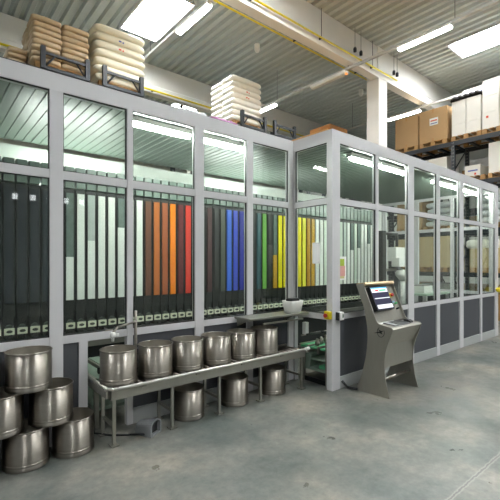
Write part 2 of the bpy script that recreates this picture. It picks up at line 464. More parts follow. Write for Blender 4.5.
def facade(ms, y, plinth_gap=None, gap=None, gl=0.03):
    for i, (a, b) in enumerate(ms):
        if y == YA and i == len(ms) - 1: z0 = 0
        else: z0 = 0
        part('mullion', 'frame', (a, b, y - 0.004, y + D, z0, ZF), bev=0.004)
        if i == 0: continue
        p = ms[i - 1][1]
        part('transom', 'frame', (p, a, y, y + 0.05, ZTR0, ZTR1))
        part('bottom_rail', 'frame', (p, a, y, y + 0.05, ZR0, ZR1))
        part('glass_pane', 'glass', (p - 0.004, a + 0.004, y + gl, y + gl + 0.008, ZTR1 - 0.004, ZF + 0.004))
        part('glass_pane', 'glass', (p - 0.004, a + 0.004, y + gl, y + gl + 0.008, ZR1 - 0.004, ZTR0 + 0.004))
        for z0, z1 in ((ZTR1, ZF), (ZR1, ZTR0)):     # dark glazing gasket round each pane
            g = 0.008
            part('gasket', 'black', (p, a, y + 0.012, y + 0.028, z0, z0 + g), (p, a, y + 0.012, y + 0.028, z1 - g, z1),
                 (p, p + g, y + 0.012, y + 0.028, z0, z1), (a - g, a, y + 0.012, y + 0.028, z0, z1))
        if gap and gap[0] <= (p + a) / 2 <= gap[1]:
            continue
        part('lower_panel', 'kick', (p, a, y + 0.02, y + 0.045, 0.15, ZR0))
        part('plinth', 'plinth', (p, a, y, y + 0.05, 0, 0.15))
facade(A_m, YA, gap=(0.95, 1.5))
facade(C_m, YC)
# opening with a half post where the bucket conveyor leaves
part('half_post', 'frame', (1.084, 1.159, YA, YA + 0.05, 0, ZR0))
part('lower_panel', 'kick', (0.950, 1.084, YA + 0.02, YA + 0.045, 0.15, ZR0))
part('plinth', 'plinth', (0.950, 1.084, YA, YA + 0.05, 0, 0.15))
# return wall B at x = XB, open below its rail
part('transom', 'frame', (XB, XB + 0.05, YC + 0.085, YA, ZTR0, ZTR1))
part('bottom_rail', 'frame', (XB, XB + 0.05, YC + 0.085, YA, ZR0, ZR1))
part('corner_post', 'frame', (XB, XB + 0.06, YC + 0.05, YC + 0.085, 0, ZF))
part('corner_post', 'frame', (XB - 0.001, XB + 0.06, YA - 0.03, YA + 0.07, 0, ZF))
part('glass_pane', 'glass', (XB + 0.03, XB + 0.038, YC + 0.08, YA - 0.025, ZTR1 - 0.004, ZF + 0.004))
part('glass_pane', 'glass', (XB + 0.03, XB + 0.038, YC + 0.08, YA - 0.025, ZR1 - 0.004, ZTR0 + 0.004))
for z0, z1 in ((ZTR1, ZF), (ZR1, ZTR0)):
    g = 0.008
    part('gasket', 'black', (XB + .012, XB + .028, YC + .085, YA - .03, z0, z0 + g), (XB + .012, XB + .028, YC + .085, YA - .03, z1 - g, z1),
         (XB + .012, XB + .028, YC + .085, YC + .085 + g, z0, z1), (XB + .012, XB + .028, YA - .03 - g, YA - .03, z0, z1))
# end wall at x = XE, glazed
E_m = [(3.10, 3.20), (3.95, 4.02), (4.80, 4.90), (5.70, 5.80)]
for i, (a, b) in enumerate(E_m):
    part('mullion', 'frame', (XE - 0.06, XE, a, b, 0, ZF))
    if i == 0: continue
    p = E_m[i - 1][1]
    part('transom', 'frame', (XE - 0.05, XE, p, a, ZTR0, ZTR1))
    part('bottom_rail', 'frame', (XE - 0.05, XE, p, a, ZR0, ZR1))
    part('glass_pane', 'glass', (XE - 0.034, XE - 0.026, p - 0.004, a + 0.004, ZTR1 - 0.004, ZF + 0.004))
    part('glass_pane', 'glass', (XE - 0.034, XE - 0.026, p - 0.004, a + 0.004, ZR1 - 0.004, ZTR0 + 0.004))
    part('lower_panel', 'kick', (XE - 0.04, XE - 0.015, p, a, 0.15, ZR0))
    part('plinth', 'plinth', (XE - 0.05, XE, p, a, 0, 0.15))
# back wall, left end, roof
part('back_wall', 'roof_in', (XL, 7.9, YB - 0.04, YB, 0, ZF))
BW = [(7.9, 8.0), (8.72, 8.80), (9.506, 9.546)]
for i, (a, b) in enumerate(BW):
    part('mullion', 'frame', (a, b, YB - 0.06, YB, 0, ZF))
    if i == 0: continue
    p = BW[i - 1][1]
    part('transom', 'frame', (p, a, YB - 0.05, YB, ZTR0, ZTR1))
    part('glass_pane', 'glass', (p - .004, a + .004, YB - 0.034, YB - 0.026, ZTR1 - 0.004, ZF))
    part('glass_pane', 'glass', (p - .004, a + .004, YB - 0.034, YB - 0.026, ZR1 - .004, ZTR0 + 0.004))
    part('bottom_rail', 'frame', (p, a, YB - 0.05, YB, ZR0, ZR1))
    part('lower_panel', 'kick', (p, a, YB - 0.04, YB - 0.015, 0, ZR0))
part('end_wall', 'roof_in', (XL - 0.04, XL, YA, YB, 0, ZT))
rf = MB()
def ribroof(x0, x1, y0, y1):
    x = x0
    while x < x1 - 1e-6:
        w = min(0.10, x1 - x)
        prof = [(0, 0), (w * 0.80, 0), (w * 0.84, -0.008), (w * 0.96, -0.008), (w, 0)]
        A = [rf.bm.verts.new((x + u, y0, 3.17 + z)) for u, z in prof]
        B = [rf.bm.verts.new((x + u, y1, 3.17 + z)) for u, z in prof]
        for i in range(4): rf.bm.faces.new((A[i], A[i + 1], B[i + 1], B[i]))
        x += w
ribroof(XL, XB + 0.08, YA + 0.08, YB)
ribroof(XB + 0.08, XE - 0.08, YC + 0.08, YB)
rf.build('ribbed_roof_lining', M['roof_lining'], booth, recalc=False)
part('roof_board', 'ply', (XL, XB + 0.02, YA + 0.09, YB, 3.20, 3.265), (XB + 0.012, XE - 0.09, YC + 0.09, YB, 3.20, 3.275))

# strip lights inside the booth
bl = thing('booth_strip_light', 'strip light behind the booth top frame, third pane from the left', 'strip light', (1.68, 3.97, 3.06), group='strip lights inside the booth')
MB().box(0, 0.74, -0.04, 0.04, 0.03, 0.08).build('housing', M['lamp_house'], bl)
MB().cyl((0.02, 0, 0.0), (0.72, 0, 0.0), 0.02, 10).build('tube', M['booth_tube'], bl)
for sx in (0.06, 0.66):
    MB().box(sx, sx + 0.02, -0.01, 0.01, 0.08, 0.11).build('bracket', M['lamp_house'], bl)
for x, y, z, lab in ((2.46, 3.97, 3.06, 'strip light behind the booth top frame, fourth pane from the left'),
                     (4.62, 3.32, 3.06, 'strip light behind the booth top frame, first pane right of the corner'),
                     (5.40, 3.32, 3.06, 'strip light behind the booth top frame, second pane right of the corner'),
                     (7.10, 3.32, 3.06, 'strip light behind the fourth pane right of the booth corner'),
                     (7.90, 3.32, 3.06, 'strip light behind the fifth pane right of the booth corner'),
                     (8.70, 3.32, 3.06, 'strip light at the far right end of the booth')):
    dup(bl, (x, y, z), lab)
rl = thing('booth_strip_light', 'strip light on the booth rear wall over the first white hoppers', 'strip light', (0.95, 5.62, 2.62), group='strip lights inside the booth')
MB().box(0, 1.2, 0.05, 0.10, -0.03, 0.03).build('housing', M['lamp_house'], rl)
MB().cyl((0.02, 0, 0.0), (1.18, 0, 0.0), 0.02, 10).build('tube', M['rear_tube'], rl)
for sx in (0.02, 1.14):
    MB().box(sx, sx + 0.03, 0.0, 0.14, -0.02, 0.02).build('bracket', M['lamp_house'], rl)
dup(rl, (3.75, 5.62, 2.62), 'strip light on the booth rear wall over the blue and green hoppers')

# ------------------------------------------------------------------ the hoppers
bed = thing('dosing_machine_bed', 'long dark machine bed carrying the row of hoppers', 'machine', (0, 0, 0))
MB().box(0.3, 7.78, 4.82, 5.45, 0.12, 0.76).build('base_cabinet', M['machine_dark'], bed)
MB().box(0.3, 7.78, 4.76, 4.82, 0.60, 0.66).build('front_rail', M['steel_dark'], bed)
for i in range(8):
    MB().box(0.35 + i * 1.04, 0.45 + i * 1.04, 4.9, 5.3, 0, 0.12).build('foot', M['black'], bed)
HP = 0.1239
def hopper(key, win, fillm, fill_z, upper):
    """one slim dosing hopper; origin at its outlet on the machine bed"""
    t = bpy.data.objects.new('pigment_hopper', None); COL.objects.link(t); t.empty_display_size = 0.05
    MB().box(-0.059, 0.059, 0.012, 0.42, 0.24, 1.70).build('housing', M['machine_dark'], t)
    MB().box(-0.052, 0.052, -0.004, 0.42, 1.715, 1.97, 0.004).build('cap', M['hopper_cap'], t)
    MB().prism([(-0.055, 0.24), (0.055, 0.24), (0.035, 0.10), (0.035, 0.0), (-0.035, 0.0), (-0.035, 0.10)], 'y', 0.02, 0.3).build('outlet', M['machine_dark'], t)
    tg = MB().box(-0.049, 0.049, -0.035, -0.025, 0.055, 0.125).box(-0.03, 0.03, -0.025, 0.025, 0.07, 0.12).build('tag', M['tag'], t)
    o = MB(); n = 16
    o.prism([(0.030 * math.cos(2 * PI * i / n), 0.09 + 0.016 * math.sin(2 * PI * i / n)) for i in range(n)], 'y', -0.038, -0.034)
    o.build('symbol', M['tag_dark'], tg)
    MB().prism([(0.036 * math.cos(PI * i / 10), 0.128 + 0.034 * math.sin(PI * i / 10)) for i in range(11)], 'y', -0.03, -0.005).build('latch', M['latch'], t)
    z0, z1 = 0.39, 1.655
    fz = z0 + (z1 - z0) * fill_z
    if fill_z > 0: MB().box(-0.041, 0.041, -0.006, 0.012, z0, fz).build('filling', fillm, t)
    if fill_z < 1: MB().box(-0.041, 0.041, -0.006, 0.012, fz, z1).build('window', M[upper], t)
    return t
def fm(name, c): return mat('granulate_' + name, c, 0.35, var=0.06, scale=14, coat=0.5)
F = {'white': fm('white', 'eef2ec'), 'pale': fm('pale', 'd3e0d2'), 'brown': fm('brown', '64402f'), 'ochre': fm('ochre', 'b0642a'),
     'rust': fm('rust', '9c5632'), 'orange': fm('orange', 'ef8418'), 'maroon': fm('maroon', '5f2326'), 'red': fm('red', 'd63c2c'),
     'sky': fm('sky', '3f6fdc'), 'blue': fm('blue', '3d55d0'), 'navy': fm('navy', '262f9a'), 'indigo': fm('indigo', '2330a8'), 'teal': fm('teal', '24545c'),
     'green': fm('green', '6fae4c'), 'gold': fm('gold', 'c79a2a'), 'yellow': fm('yellow', 'f2e50f'), 'lemon': fm('lemon', 'e8e650'),
     'amber': fm('amber', 'b98a2c'), 'dark': fm('dark', '2c2e2c'), 'wine': fm('wine', '43282a'), 'olive': fm('olive', '4c5148')}
def fz(z): return (z - 1.15) / 1.265
PLAN = {}
for i in range(-6, 0): PLAN[i] = ('dark', 0.0, 'empty_win')
for i, c in {0: ('white', fz(1.66), 'clear_win'), 1: ('white', 1, ''), 2: ('white', fz(1.86), 'frost_win'), 3: ('white', 1, ''), 4: ('white', 1, ''),
             5: ('white', fz(2.04), 'clear_win'), 6: ('white', 1, ''), 7: ('white', 1, ''), 8: ('brown', 1, ''), 9: ('ochre', 1, ''), 10: ('rust', 1, ''),
             11: ('orange', 1, ''), 12: ('maroon', 1, ''), 13: ('red', 1, ''), 14: ('dark', 1, ''), 15: ('dark', 1, ''), 16: ('wine', 1, ''), 17: ('dark', 1, ''),
             18: ('olive', 1, ''), 19: ('sky', 1, ''), 20: ('blue', 1, ''), 21: ('navy', 1, ''), 22: ('indigo', 1, ''), 23: ('dark', 1, ''), 24: ('teal', 1, ''),
             25: ('green', 1, ''), 26: ('dark', 1, ''), 27: ('gold', fz(1.72), 'clear_win'), 28: ('yellow', 1, ''), 29: ('yellow', 1, ''), 30: ('yellow', 1, ''),
             31: ('yellow', 1, ''), 32: ('yellow', 1, ''), 33: ('lemon', 1, ''), 34: ('amber', 1, ''), 35: ('gold', 1, ''), 36: ('white', 1, ''), 37: ('white', 1, ''),
             38: ('pale', 1, ''), 39: ('white', 1, ''), 40: ('white', 1, ''), 41: ('pale', 1, ''), 42: ('pale', 1, ''), 43: ('white', fz(1.6), 'frost_win'),
             44: ('white', 1, ''), 45: ('white', fz(1.85), 'clear_win'), 46: ('pale', 1, ''), 47: ('white', fz(1.9), 'clear_win'), 48: ('white', 1, ''),
             49: ('white', 1, ''), 50: ('white', fz(2.0), 'clear_win'), 51: ('white', 1, '')}.items(): PLAN[i] = c
HL = {0: 'hopper with its lower half white, first from the left of the white ones', 1: 'full white hopper, second of the white ones from the left',
      2: 'white hopper with a dusty grey upper window, third from the left', 3: 'full white hopper, fourth of the white ones from the left',
      4: 'full white hopper, fifth of the white ones from the left', 5: 'white hopper with a smoky window at top, sixth from the left',
      6: 'white hopper hidden behind the narrow mullion beside the orange panes', 7: 'full white hopper just left of the dark brown one',
      8: 'dark brown hopper, first of the warm colours', 9: 'ochre brown hopper beside the dark brown one', 10: 'rust brown hopper just left of the bright orange one',
      11: 'bright orange hopper beside the dark maroon one', 12: 'dark maroon hopper between the orange and the red', 13: 'bright red hopper right of the maroon one', 14: 'dark grey hopper just right of the red one',
      15: 'dark grey hopper behind the wide mullion after the red one', 16: 'dark wine coloured hopper left of the blue ones', 17: 'near black hopper between the wine and olive ones',
      18: 'dark olive hopper just left of the lightest blue one', 19: 'lightest blue hopper, first of the blue ones', 20: 'mid blue hopper beside the lightest blue one', 21: 'navy hopper, third of the blue ones',
      22: 'indigo hopper, last of the blue ones', 23: 'dark hopper behind the narrow mullion after the blue ones', 24: 'dark teal hopper just left of the green one', 25: 'the only green hopper, right of the teal one',
      26: 'dark hopper just right of the green one', 27: 'hopper with gold granulate only in its lower half', 28: 'yellow hopper, first right of the half full gold one',
      29: 'yellow hopper, second right of the half full gold one', 30: 'yellow hopper at the left edge of the booth inner corner', 31: 'yellow hopper behind the booth inner corner post',
      32: 'yellow hopper just right of the booth inner corner post', 33: 'pale lemon hopper between yellow and amber', 34: 'dull amber hopper between lemon and gold',
      35: 'full gold hopper just left of the white ones', 36: 'white hopper just right of the full gold one', 37: 'white hopper behind the small white sheet in the return pane',
      38: 'pale white hopper beside the booth outer corner post', 39: 'white hopper hidden behind the outer corner post, left one', 40: 'white hopper hidden behind the outer corner post, middle one',
      41: 'pale hopper hidden behind the outer corner post, right one', 42: 'pale hopper above the green and pink notice', 43: 'white hopper with a dusty upper half beside the notice',
      44: 'full white hopper, third right of the outer corner post', 45: 'white hopper with a smoky upper half, fourth right of the outer corner post',
      46: 'pale green white hopper, fifth right of the outer corner post', 47: 'white hopper with a smoky upper half, sixth right of the corner post',
      48: 'full white hopper, seventh right of the outer corner post', 49: 'full white hopper, third from the right end of the row',
      50: 'white hopper with a smoky upper window, second from the right end', 51: 'full white hopper at the right end of the row'}
protos = {}
for i in sorted(PLAN):
    c, f, u = PLAN[i]
    key = (c, round(f, 3), u)
    lab = HL.get(i) or 'empty dark hopper behind the leftmost pane, %s from the left' % ORD[i + 6]
    loc = (1.331 + i * HP, 4.9, 0.76)
    if key not in protos:
        t = hopper(key, u, F[c], f, u)
        protos[key] = t
    else:
        t = copy_tree(protos[key])
    t.location = loc
    tag(t, lab, 'hopper', 'slim colour hoppers in the booth')

# ------------------------------------------------------------------ buckets
def bucket():
    t = bpy.data.objects.new('steel_bucket', None); COL.objects.link(t); t.empty_display_size = 0.1
    R, Hh = 0.163, 0.30
    MB().lathe([(0, 0.012), (R - 0.008, 0.012), (R - 0.002, 0.02), (R, 0.05), (R, Hh - 0.005), (R - 0.003, Hh - 0.005), (R - 0.003, 0.03)], 56).build('body', M['steel'], t)
    MB().lathe([(R - 0.0035, Hh - 0.006), (R - 0.0035, 0.03), (R - 0.02, 0.0185), (0, 0.0185)], 56).build('lining', M['steel_in'], t)
    pr = [(R + 0.0005 + 0.0055 * math.cos(2 * PI * i / 10), Hh - 0.005 + 0.0055 * math.sin(2 * PI * i / 10)) for i in range(10)]
    MB().lathe(pr, 56, closed=True).build('rim', M['steel'], t)
    MB().lathe([(R - 0.001, 0.052), (R + 0.004, 0.048), (R + 0.004, 0.040), (R + 0.0005, 0.034), (R + 0.003, 0.028), (R + 0.003, 0.004), (R - 0.002, 0.0), (R - 0.012, 0.0), (R - 0.012, 0.012)], 56).build('foot_ring', M['steel'], t)
    return t
b0 = bucket()
rowx = [1.376, 1.742, 2.102, 2.462, 2.816, 3.171]
tag(b0, 'open steel bucket at the left end of the conveyor table, under the nozzle', 'bucket', 'steel buckets on the table')
b0.location = (rowx[0], 3.515, 0.508)
for k in range(1, 6):
    dup(b0, (rowx[k], 3.515, 0.508), 'open steel bucket on the conveyor table, %s from its left end' % ORD[k], rz=0.7 * k)
for k, x in enumerate((2.12, 2.72, 3.31)):
    dup(b0, (x, 3.53, 0), 'steel bucket on the floor under the conveyor table, %s' % ['left one', 'middle one', 'right one'][k], rz=k, group='steel buckets under the table')
PZ = 0.301
for x, y, lv, lab in ((0.265, 3.52, 0, 'steel bucket at the floor, cut off by the left picture edge'),
                      (0.63, 3.52, 0, 'steel bucket on the floor in the pile, left of the two in front'),
                      (0.985, 3.52, 0, 'steel bucket on the floor at the right end of the pile'),
                      (0.445, 3.51, 1, 'steel bucket in the middle layer of the pile, at the left edge'),
                      (0.81, 3.515, 1, 'steel bucket in the middle layer of the pile, right one'),
                      (0.645, 3.505, 2, 'topmost full steel bucket of the pile by the left post'),
                      (0.27, 3.505, 2, 'steel bucket of the top layer cut off by the left edge')):
    dup(b0, (x, y, lv * PZ), lab, rz=x * 9, group='piled steel buckets at left')

# ------------------------------------------------------------------ conveyor table
tb = thing('conveyor_table', 'long low stainless conveyor table carrying the row of buckets', 'table', (-0.005, 0.028, 0))
MB().box(1.25, 3.72, 3.315, 3.33, 0.40, 0.485).box(1.25, 3.72, 3.615, 3.63, 0.40, 0.485).box(1.25, 1.265, 3.33, 3.615, 0.40, 0.485).box(3.705, 3.72, 3.33, 3.615, 0.40, 0.485).build('side_channel', M['brushed'], tb)
MB().path([(1.225, 3.98, 0.50), (1.225, 3.34, 0.50), (1.262, 3.30, 0.50), (3.72, 3.30, 0.50)], 0.014).build('guard_rail', M['rail_steel'], tb)
MB().box(1.21, 1.225, 3.33, 3.98, 0.42, 0.485).build('side_channel', M['brushed'], tb)
MB().box(1.205, 1.23, 3.93, 3.955, 0.0, 0.42).build('leg', M['brushed'], tb)
MB().cyl((1.262, 3.648, 0.50), (3.72, 3.648, 0.50), 0.012).build('guard_rail', M['steel'], tb)
MB().box(1.265, 3.705, 3.33, 3.615, 0.465, 0.478).build('bed_plate', M['steel_dark'], tb)
i = 0
xx = 1.31
while xx < 3.69:
    MB().cyl((xx, 3.335, 0.492), (xx, 3.61, 0.492), 0.0155, 10).build('roller', M['steel'], tb)
    xx += 0.075
for x in (1.28, 1.845, 2.40, 2.98, 3.67):
    for y in (3.335, 3.61):
        lg = MB().box(x - 0.014, x + 0.014, y - 0.014, y + 0.014, 0.012, 0.40, 0.003).build('leg', M['brushed'], tb)
        MB().box(x - 0.035, x + 0.035, y - 0.04 if y < 3.5 else y - 0.035, y + 0.04, 0, 0.012).build('foot_plate', M['steel_dark'], lg)
    MB().box(x - 0.012, x + 0.012, 3.353, 3.592, 0.16, 0.185).build('cross_bar', M['brushed'], tb)
for x in (1.55, 2.12, 2.7, 3.3):
    MB().box(x - 0.02, x + 0.02, 3.30, 3.318, 0.47, 0.49).build('rail_bracket', M['steel_dark'], tb)
MB().cyl((3.72, 3.30, 0.50), (3.78, 3.30, 0.50), 0.022, 12).build('rail_end', M['white'], tb)

# filling nozzle over the first bucket
nz = thing('filling_arm', 'bent steel pipe arm with a white nozzle above the first table bucket', 'pipe', (0.01, 0.035, 0))
MB().path([(1.60, 3.64, 0.60), (1.60, 3.64, 1.12)], 0.014).build('standpipe', M['steel'], nz)
MB().path([(1.60, 3.64, 1.015), (1.54, 3.58, 1.015), (1.36, 3.50, 1.0), (1.31, 3.475, 0.955)], 0.011).build('arm', M['steel'], nz)
MB().box(1.585, 1.615, 3.625, 3.66, 0.56, 0.62).build('clamp', M['steel_dark'], nz)
MB().lathe([(0, 0), (0.012, 0), (0.014, 0.035), (0.024, 0.04), (0.024, 0.075), (0.012, 0.085), (0, 0.085)], 16, c=(1.31, 3.475, 0.88)).box(1.30, 1.365, 3.465, 3.485, 0.925, 0.945).build('nozzle', M['white'], nz)
MB().cyl((1.24, 3.475, 0.985), (1.31, 3.475, 0.985), 0.006).build('lever', M['steel'], nz)

# small counter with the white tub
sh = thing('wall_counter', 'narrow grey counter fixed to the booth rail below the blue hoppers', 'counter', (0, 0.03, 0))
MB().box(2.85, 3.84, 3.36, 3.66, 0.925, 0.95, 0.003).build('counter_top', M['steel_dark'], sh)
for x in (2.90, 3.70):
    MB().prism([(3.44, 0.925), (3.66, 0.925), (3.66, 0.83)], 'x', x - 0.01, x + 0.01).build('bracket', M['steel_dark'], sh)
MB().box(3.10, 3.80, 3.42, 3.44, 0.85, 0.87).build('hanging_rail', M['brushed'], sh)
TS = 0.78
tub = thing('storage_tub', 'white plastic tub with black contents standing on the narrow counter', 'tub', (3.665, 3.51, 0.95))
tp = MB()
n = 32
def rr(w, d, z, r=0.05):
    out = []
    for cx, cy, a0 in ((w - r, d - r, 0), (-w + r, d - r, 90), (-w + r, -d + r, 180), (w - r, -d + r, 270)):
        for k in range(8):
            a = math.radians(a0 + k * 90 / 7)
            out.append((cx + r * math.cos(a), cy + r * math.sin(a), z))
    return out
rings = [rr(0.13, 0.09, 0), rr(0.155, 0.11, 0.12), rr(0.165, 0.12, 0.155), rr(0.155, 0.11, 0.155), rr(0.14, 0.10, 0.07)]
vs = [[tp.bm.verts.new(p) for p in r] for r in rings]
for A, B in zip(vs, vs[1:]):
    for i in range(32):
        f = tp.bm.faces.new((A[i], A[(i + 1) % 32], B[(i + 1) % 32], B[i])); f.smooth = True
tp.bm.faces.new(vs[0][::-1]); tp.bm.faces.new(vs[-1])
tp.build('tub_body', M['white'], tub)
tub.scale = (TS, TS, 1)
MB().box(-0.10, 0.10, -0.07, 0.07, 0.075, 0.185, 0.02).build('contents', M['black'], tub)

# switches on the corner post
es = thing('emergency_stop', 'yellow emergency stop box with red button on the booth corner post', 'switch', (3.875, 3.085, 0.94))
MB().box(-0.05, 0.0, -0.045, 0.045, -0.05, 0.05, 0.006).build('box', M['yellow'], es)
MB().cyl((-0.05, 0, 0), (-0.065, 0, 0), 0.012, 14).cyl((-0.065, 0, 0), (-0.085, 0, 0), 0.026, 16).build('button', M['red'], es)
ws = thing('door_switch', 'white switch box on the front of the booth corner post', 'switch', (3.99, 3.036, 0.925))
MB().box(-0.035, 0.05, -0.055, 0.0, -0.05, 0.05, 0.006).build('box', M['white'], ws)
MB().box(-0.052, -0.036, -0.05, 0.0, -0.05, 0.05).build('hinge_block', M['black'], ws)
MB().box(0.012, 0.04, -0.058, -0.054, -0.02, 0.025).build('indicator', M['green_dk'], ws)
ky = thing('yellow_knob', 'round yellow knob on the farthest right booth post', 'knob', (9.30, 3.04, 1.02))
MB().lathe([(0, 0), (0.05, 0.005), (0.075, 0.04), (0.075, 0.07), (0.05, 0.1), (0, 0.105)], 18, c=(0, 0, -0.05)).build('knob_head', M['yellow'], ky)
ky.location = (9.47, 2.965, 1.0)

# notices
nt_ = thing('notice', 'notice with green top and pink field stuck on the pane right of the corner post', 'notice', (4.10, 3.058, 1.52))
MB().box(-0.085, 0.085, -0.002, 0.001, -0.15, 0.15).build('sheet', M['paper'], nt_)
MB().box(-0.07, 0.04, -0.004, -0.002, 0.03, 0.12).build('green_field', mat('notice_green', '9fb83a', 0.6, var=0.15, scale=30), nt_)
MB().box(-0.07, 0.055, -0.004, -0.002, -0.10, 0.03).build('pink_field', mat('notice_pink', 'd99f96', 0.6, var=0.12, scale=30), nt_)
MB().box(-0.07, 0.04, -0.004, -0.002, -0.13, -0.10).build('yellow_field', mat('notice_yellow', 'cfc48a', 0.6, var=0.12, scale=30), nt_)
tag(MB().box(3.876, 3.879, 3.24, 3.36, 1.58, 1.85).build('paper_sheet', M['paper']), 'small blank white sheet stuck on the return pane', 'paper')

# foot switch and cable
fs = thing('foot_switch', 'grey hooded foot switch on the floor beside the table leg', 'foot switch', (1.62, 3.40, 0), rz=0.5)
hood = [(-0.08, 0.0), (0.08, 0.0), (0.08, 0.10)] + [(0.08 * math.cos(PI * i / 8), 0.10 + 0.045 * math.sin(PI * i / 8)) for i in range(1, 8)] + [(-0.08, 0.10)]
inner = [(x * 0.8, 0.012 + (z * 0.8)) for x, z in hood]
hb = MB()
Ao = [hb.bm.verts.new((u, -0.08, w)) for u, w in hood]; Ai = [hb.bm.verts.new((u, -0.08, w)) for u, w in inner]
Bo = [hb.bm.verts.new((u * 0.9, 0.10, w * 0.75)) for u, w in hood]; Bi = [hb.bm.verts.new((u * 0.95, 0.05, w * 0.8)) for u, w in inner]
nh = len(hood)
for i in range(nh):
    j = (i + 1) % nh
    hb.bm.faces.new((Ao[i], Ao[j], Bo[j], Bo[i])); hb.bm.faces.new((Ai[i], Ai[j], Bi[j], Bi[i])); hb.bm.faces.new((Ao[i], Ao[j], Ai[j], Ai[i]))
hb.bm.faces.new(Bo); hb.bm.faces.new(Bi)
hb.build('hood', M['grey_pl'], fs)
MB().box(-0.062, 0.062, -0.045, 0.045, 0.014, 0.105).build('pedal_shade_block', M['black'], fs)  # pedal enlarged to a black block standing in for shade inside the hood
pipe('foot_switch_cable', 'black cable trailing from the foot switch to the booth opening', [(1.56, 3.36, 0.02), (1.46, 3.46, 0.012), (1.32, 3.56, 0.012), (1.22, 3.70, 0.012), (1.25, 3.9, 0.012)], 0.009, M['black'], 'cable')

# ------------------------------------------------------------------ green conveyors seen in the openings
gc = thing('green_belt_conveyor', 'low conveyor with green belts behind the booth return opening', 'conveyor', (0, 0, 0))
for y in (3.24, 3.42, 3.58):
    MB().box(3.95, 5.4, y - 0.05, y + 0.05, 0.455, 0.475).build('belt', M['green'], gc)
for y in (3.17, 3.33, 3.50, 3.645):
    MB().box(3.95, 5.4, y - 0.012, y + 0.012, 0.40, 0.49).build('side_rail', M['brushed'], gc)
MB().box(3.98, 5.35, 3.18, 3.62, 0.16, 0.19).build('slide_plate', M['green_dk'], gc)
MB().prism([(3.98, 0.19), (4.02, 0.36), (4.95, 0.36), (5.0, 0.19)], 'y', 3.50, 3.60).build('splash_guard', M['green_dk'], gc)
MB().prism([(3.99, 0.20), (5.3, 0.20), (5.3, 0.24), (3.99, 0.24)], 'y', 3.2, 3.34).build('lower_belt', M['green'], gc)
MB().prism([(3.99, 0.30), (5.3, 0.30), (5.3, 0.32), (3.99, 0.32)], 'y', 3.22, 3.48).build('drip_tray', M['green_dk'], gc)
MB().box(3.95, 3.99, 3.17, 3.21, 0.0, 0.58).build('guide_post', M['steel_dark'], gc)
MB().cyl((3.95, 3.19, 0.56), (5.3, 3.19, 0.56), 0.011).build('guide_rod', M['steel'], gc)
MB().cyl((3.95, 3.62, 0.60), (5.3, 3.62, 0.60), 0.011).build('guide_rod', M['steel'], gc)
MB().box(3.98, 5.35, 3.18, 3.62, 0.0, 0.06).build('sump', M['black'], gc)
for x in (3.98, 4.65, 5.3):
    for y in (3.19, 3.61):
        MB().box(x - 0.022, x + 0.022, y - 0.022, y + 0.022, 0.0, 0.40).build('leg', M['steel_dark'], gc)
for k, x in enumerate((4.02, 4.16, 4.32)):
    MB().lathe([(0, 0), (0.03, 0), (0.03, 0.05), (0.018, 0.055), (0.018, 0.09), (0, 0.09)], 14, c=(x, 3.40 + 0.05 * k, 0.49)).build('fitting', M['steel'], gc)
MB().path([(3.97, 3.55, 0.62), (4.2, 3.5, 0.64), (4.5, 3.52, 0.60), (4.7, 3.5, 0.5)], 0.012).build('hose', M['black'], gc)
MB().box(3.97, 4.03, 3.56, 3.62, 0.62, 0.78).build('junction_box', M['white'], gc)
g2 = thing('green_belt_conveyor', 'low conveyor with green plates behind the booth opening left of the nozzle', 'conveyor', (0.13, 0.03, 0))
for x in (1.22, 1.42):
    MB().box(x - 0.06, x + 0.06, 3.76, 4.7, 0.455, 0.475).build('belt', M['green_dk'], g2)
for x in (1.13, 1.32, 1.52):
    MB().box(x - 0.012, x + 0.012, 3.76, 4.7, 0.40, 0.49).build('side_rail', M['brushed'], g2)
MB().box(1.14, 1.51, 3.8, 4.7, 0.16, 0.19).build('slide_plate', M['green_dk'], g2)
for x in (1.15, 1.5):
    for y in (3.80, 4.6):
        MB().box(x - 0.02, x + 0.02, y - 0.02, y + 0.02, 0.0, 0.40).build('leg', M['steel_dark'], g2)
MB().cyl((1.2, 3.9, 0.52), (1.42, 3.9, 0.52), 0.03, 14).build('drive_drum', M['black'], g2)

# handling machine and bench in the right part of the booth
hm = thing('handling_machine', 'dark column machine with white control boxes inside the booth right of the hoppers', 'machine', (7.75, 4.42, 0))
MB().box(-0.5, 0.5, -0.3, 0.3, 0, 0.55, 0.01).build('base', M['machine_dark'], hm)
MB().box(-0.46, -0.32, 0.0, 0.14, 0.55, 2.25).build('column', M['machine_dark'], hm)
MB().box(-0.32, 0.45, 0.04, 0.10, 1.40, 1.46).build('cross_arm', M['steel_dark'], hm)
MB().box(-0.19, 0.16, -0.22, -0.04, 1.50, 1.69, 0.008).build('control_box', M['white'], hm)
MB().box(0.04, 0.44, -0.02, 0.2, 1.62, 1.92, 0.008).build('control_box', M['white'], hm)
MB().box(0.16, 0.26, 0.0, 0.10, 0.55, 1.62).build('box_stand', M['grey_pl'], hm)
MB().path([(-0.39, 0.07, 2.2), (0.1, 0.0, 2.2), (0.1, 0.0, 1.93)], 0.03).build('arm', M['machine_dark'], hm)
MB().lathe([(0, 0), (0.06, 0.0), (0.15, 0.11), (0.16, 0.18), (0.12, 0.22), (0, 0.24)], 24, c=(0.10, -0.14, 1.20)).build('weighing_bowl', M['white'], hm)
MB().cyl((0.10, -0.14, 0.55), (0.10, -0.14, 1.20), 0.05).build('bowl_stand', M['white'], hm)
wb = thing('work_bench', 'pale green topped bench inside the booth at its right end', 'bench', (0, 0, 0))
MB().box(8.35, 9.5, 4.0, 4.65, 0.86, 0.90).build('bench_top', mat('pale_green_top', 'b9cdbd', 0.4), wb)
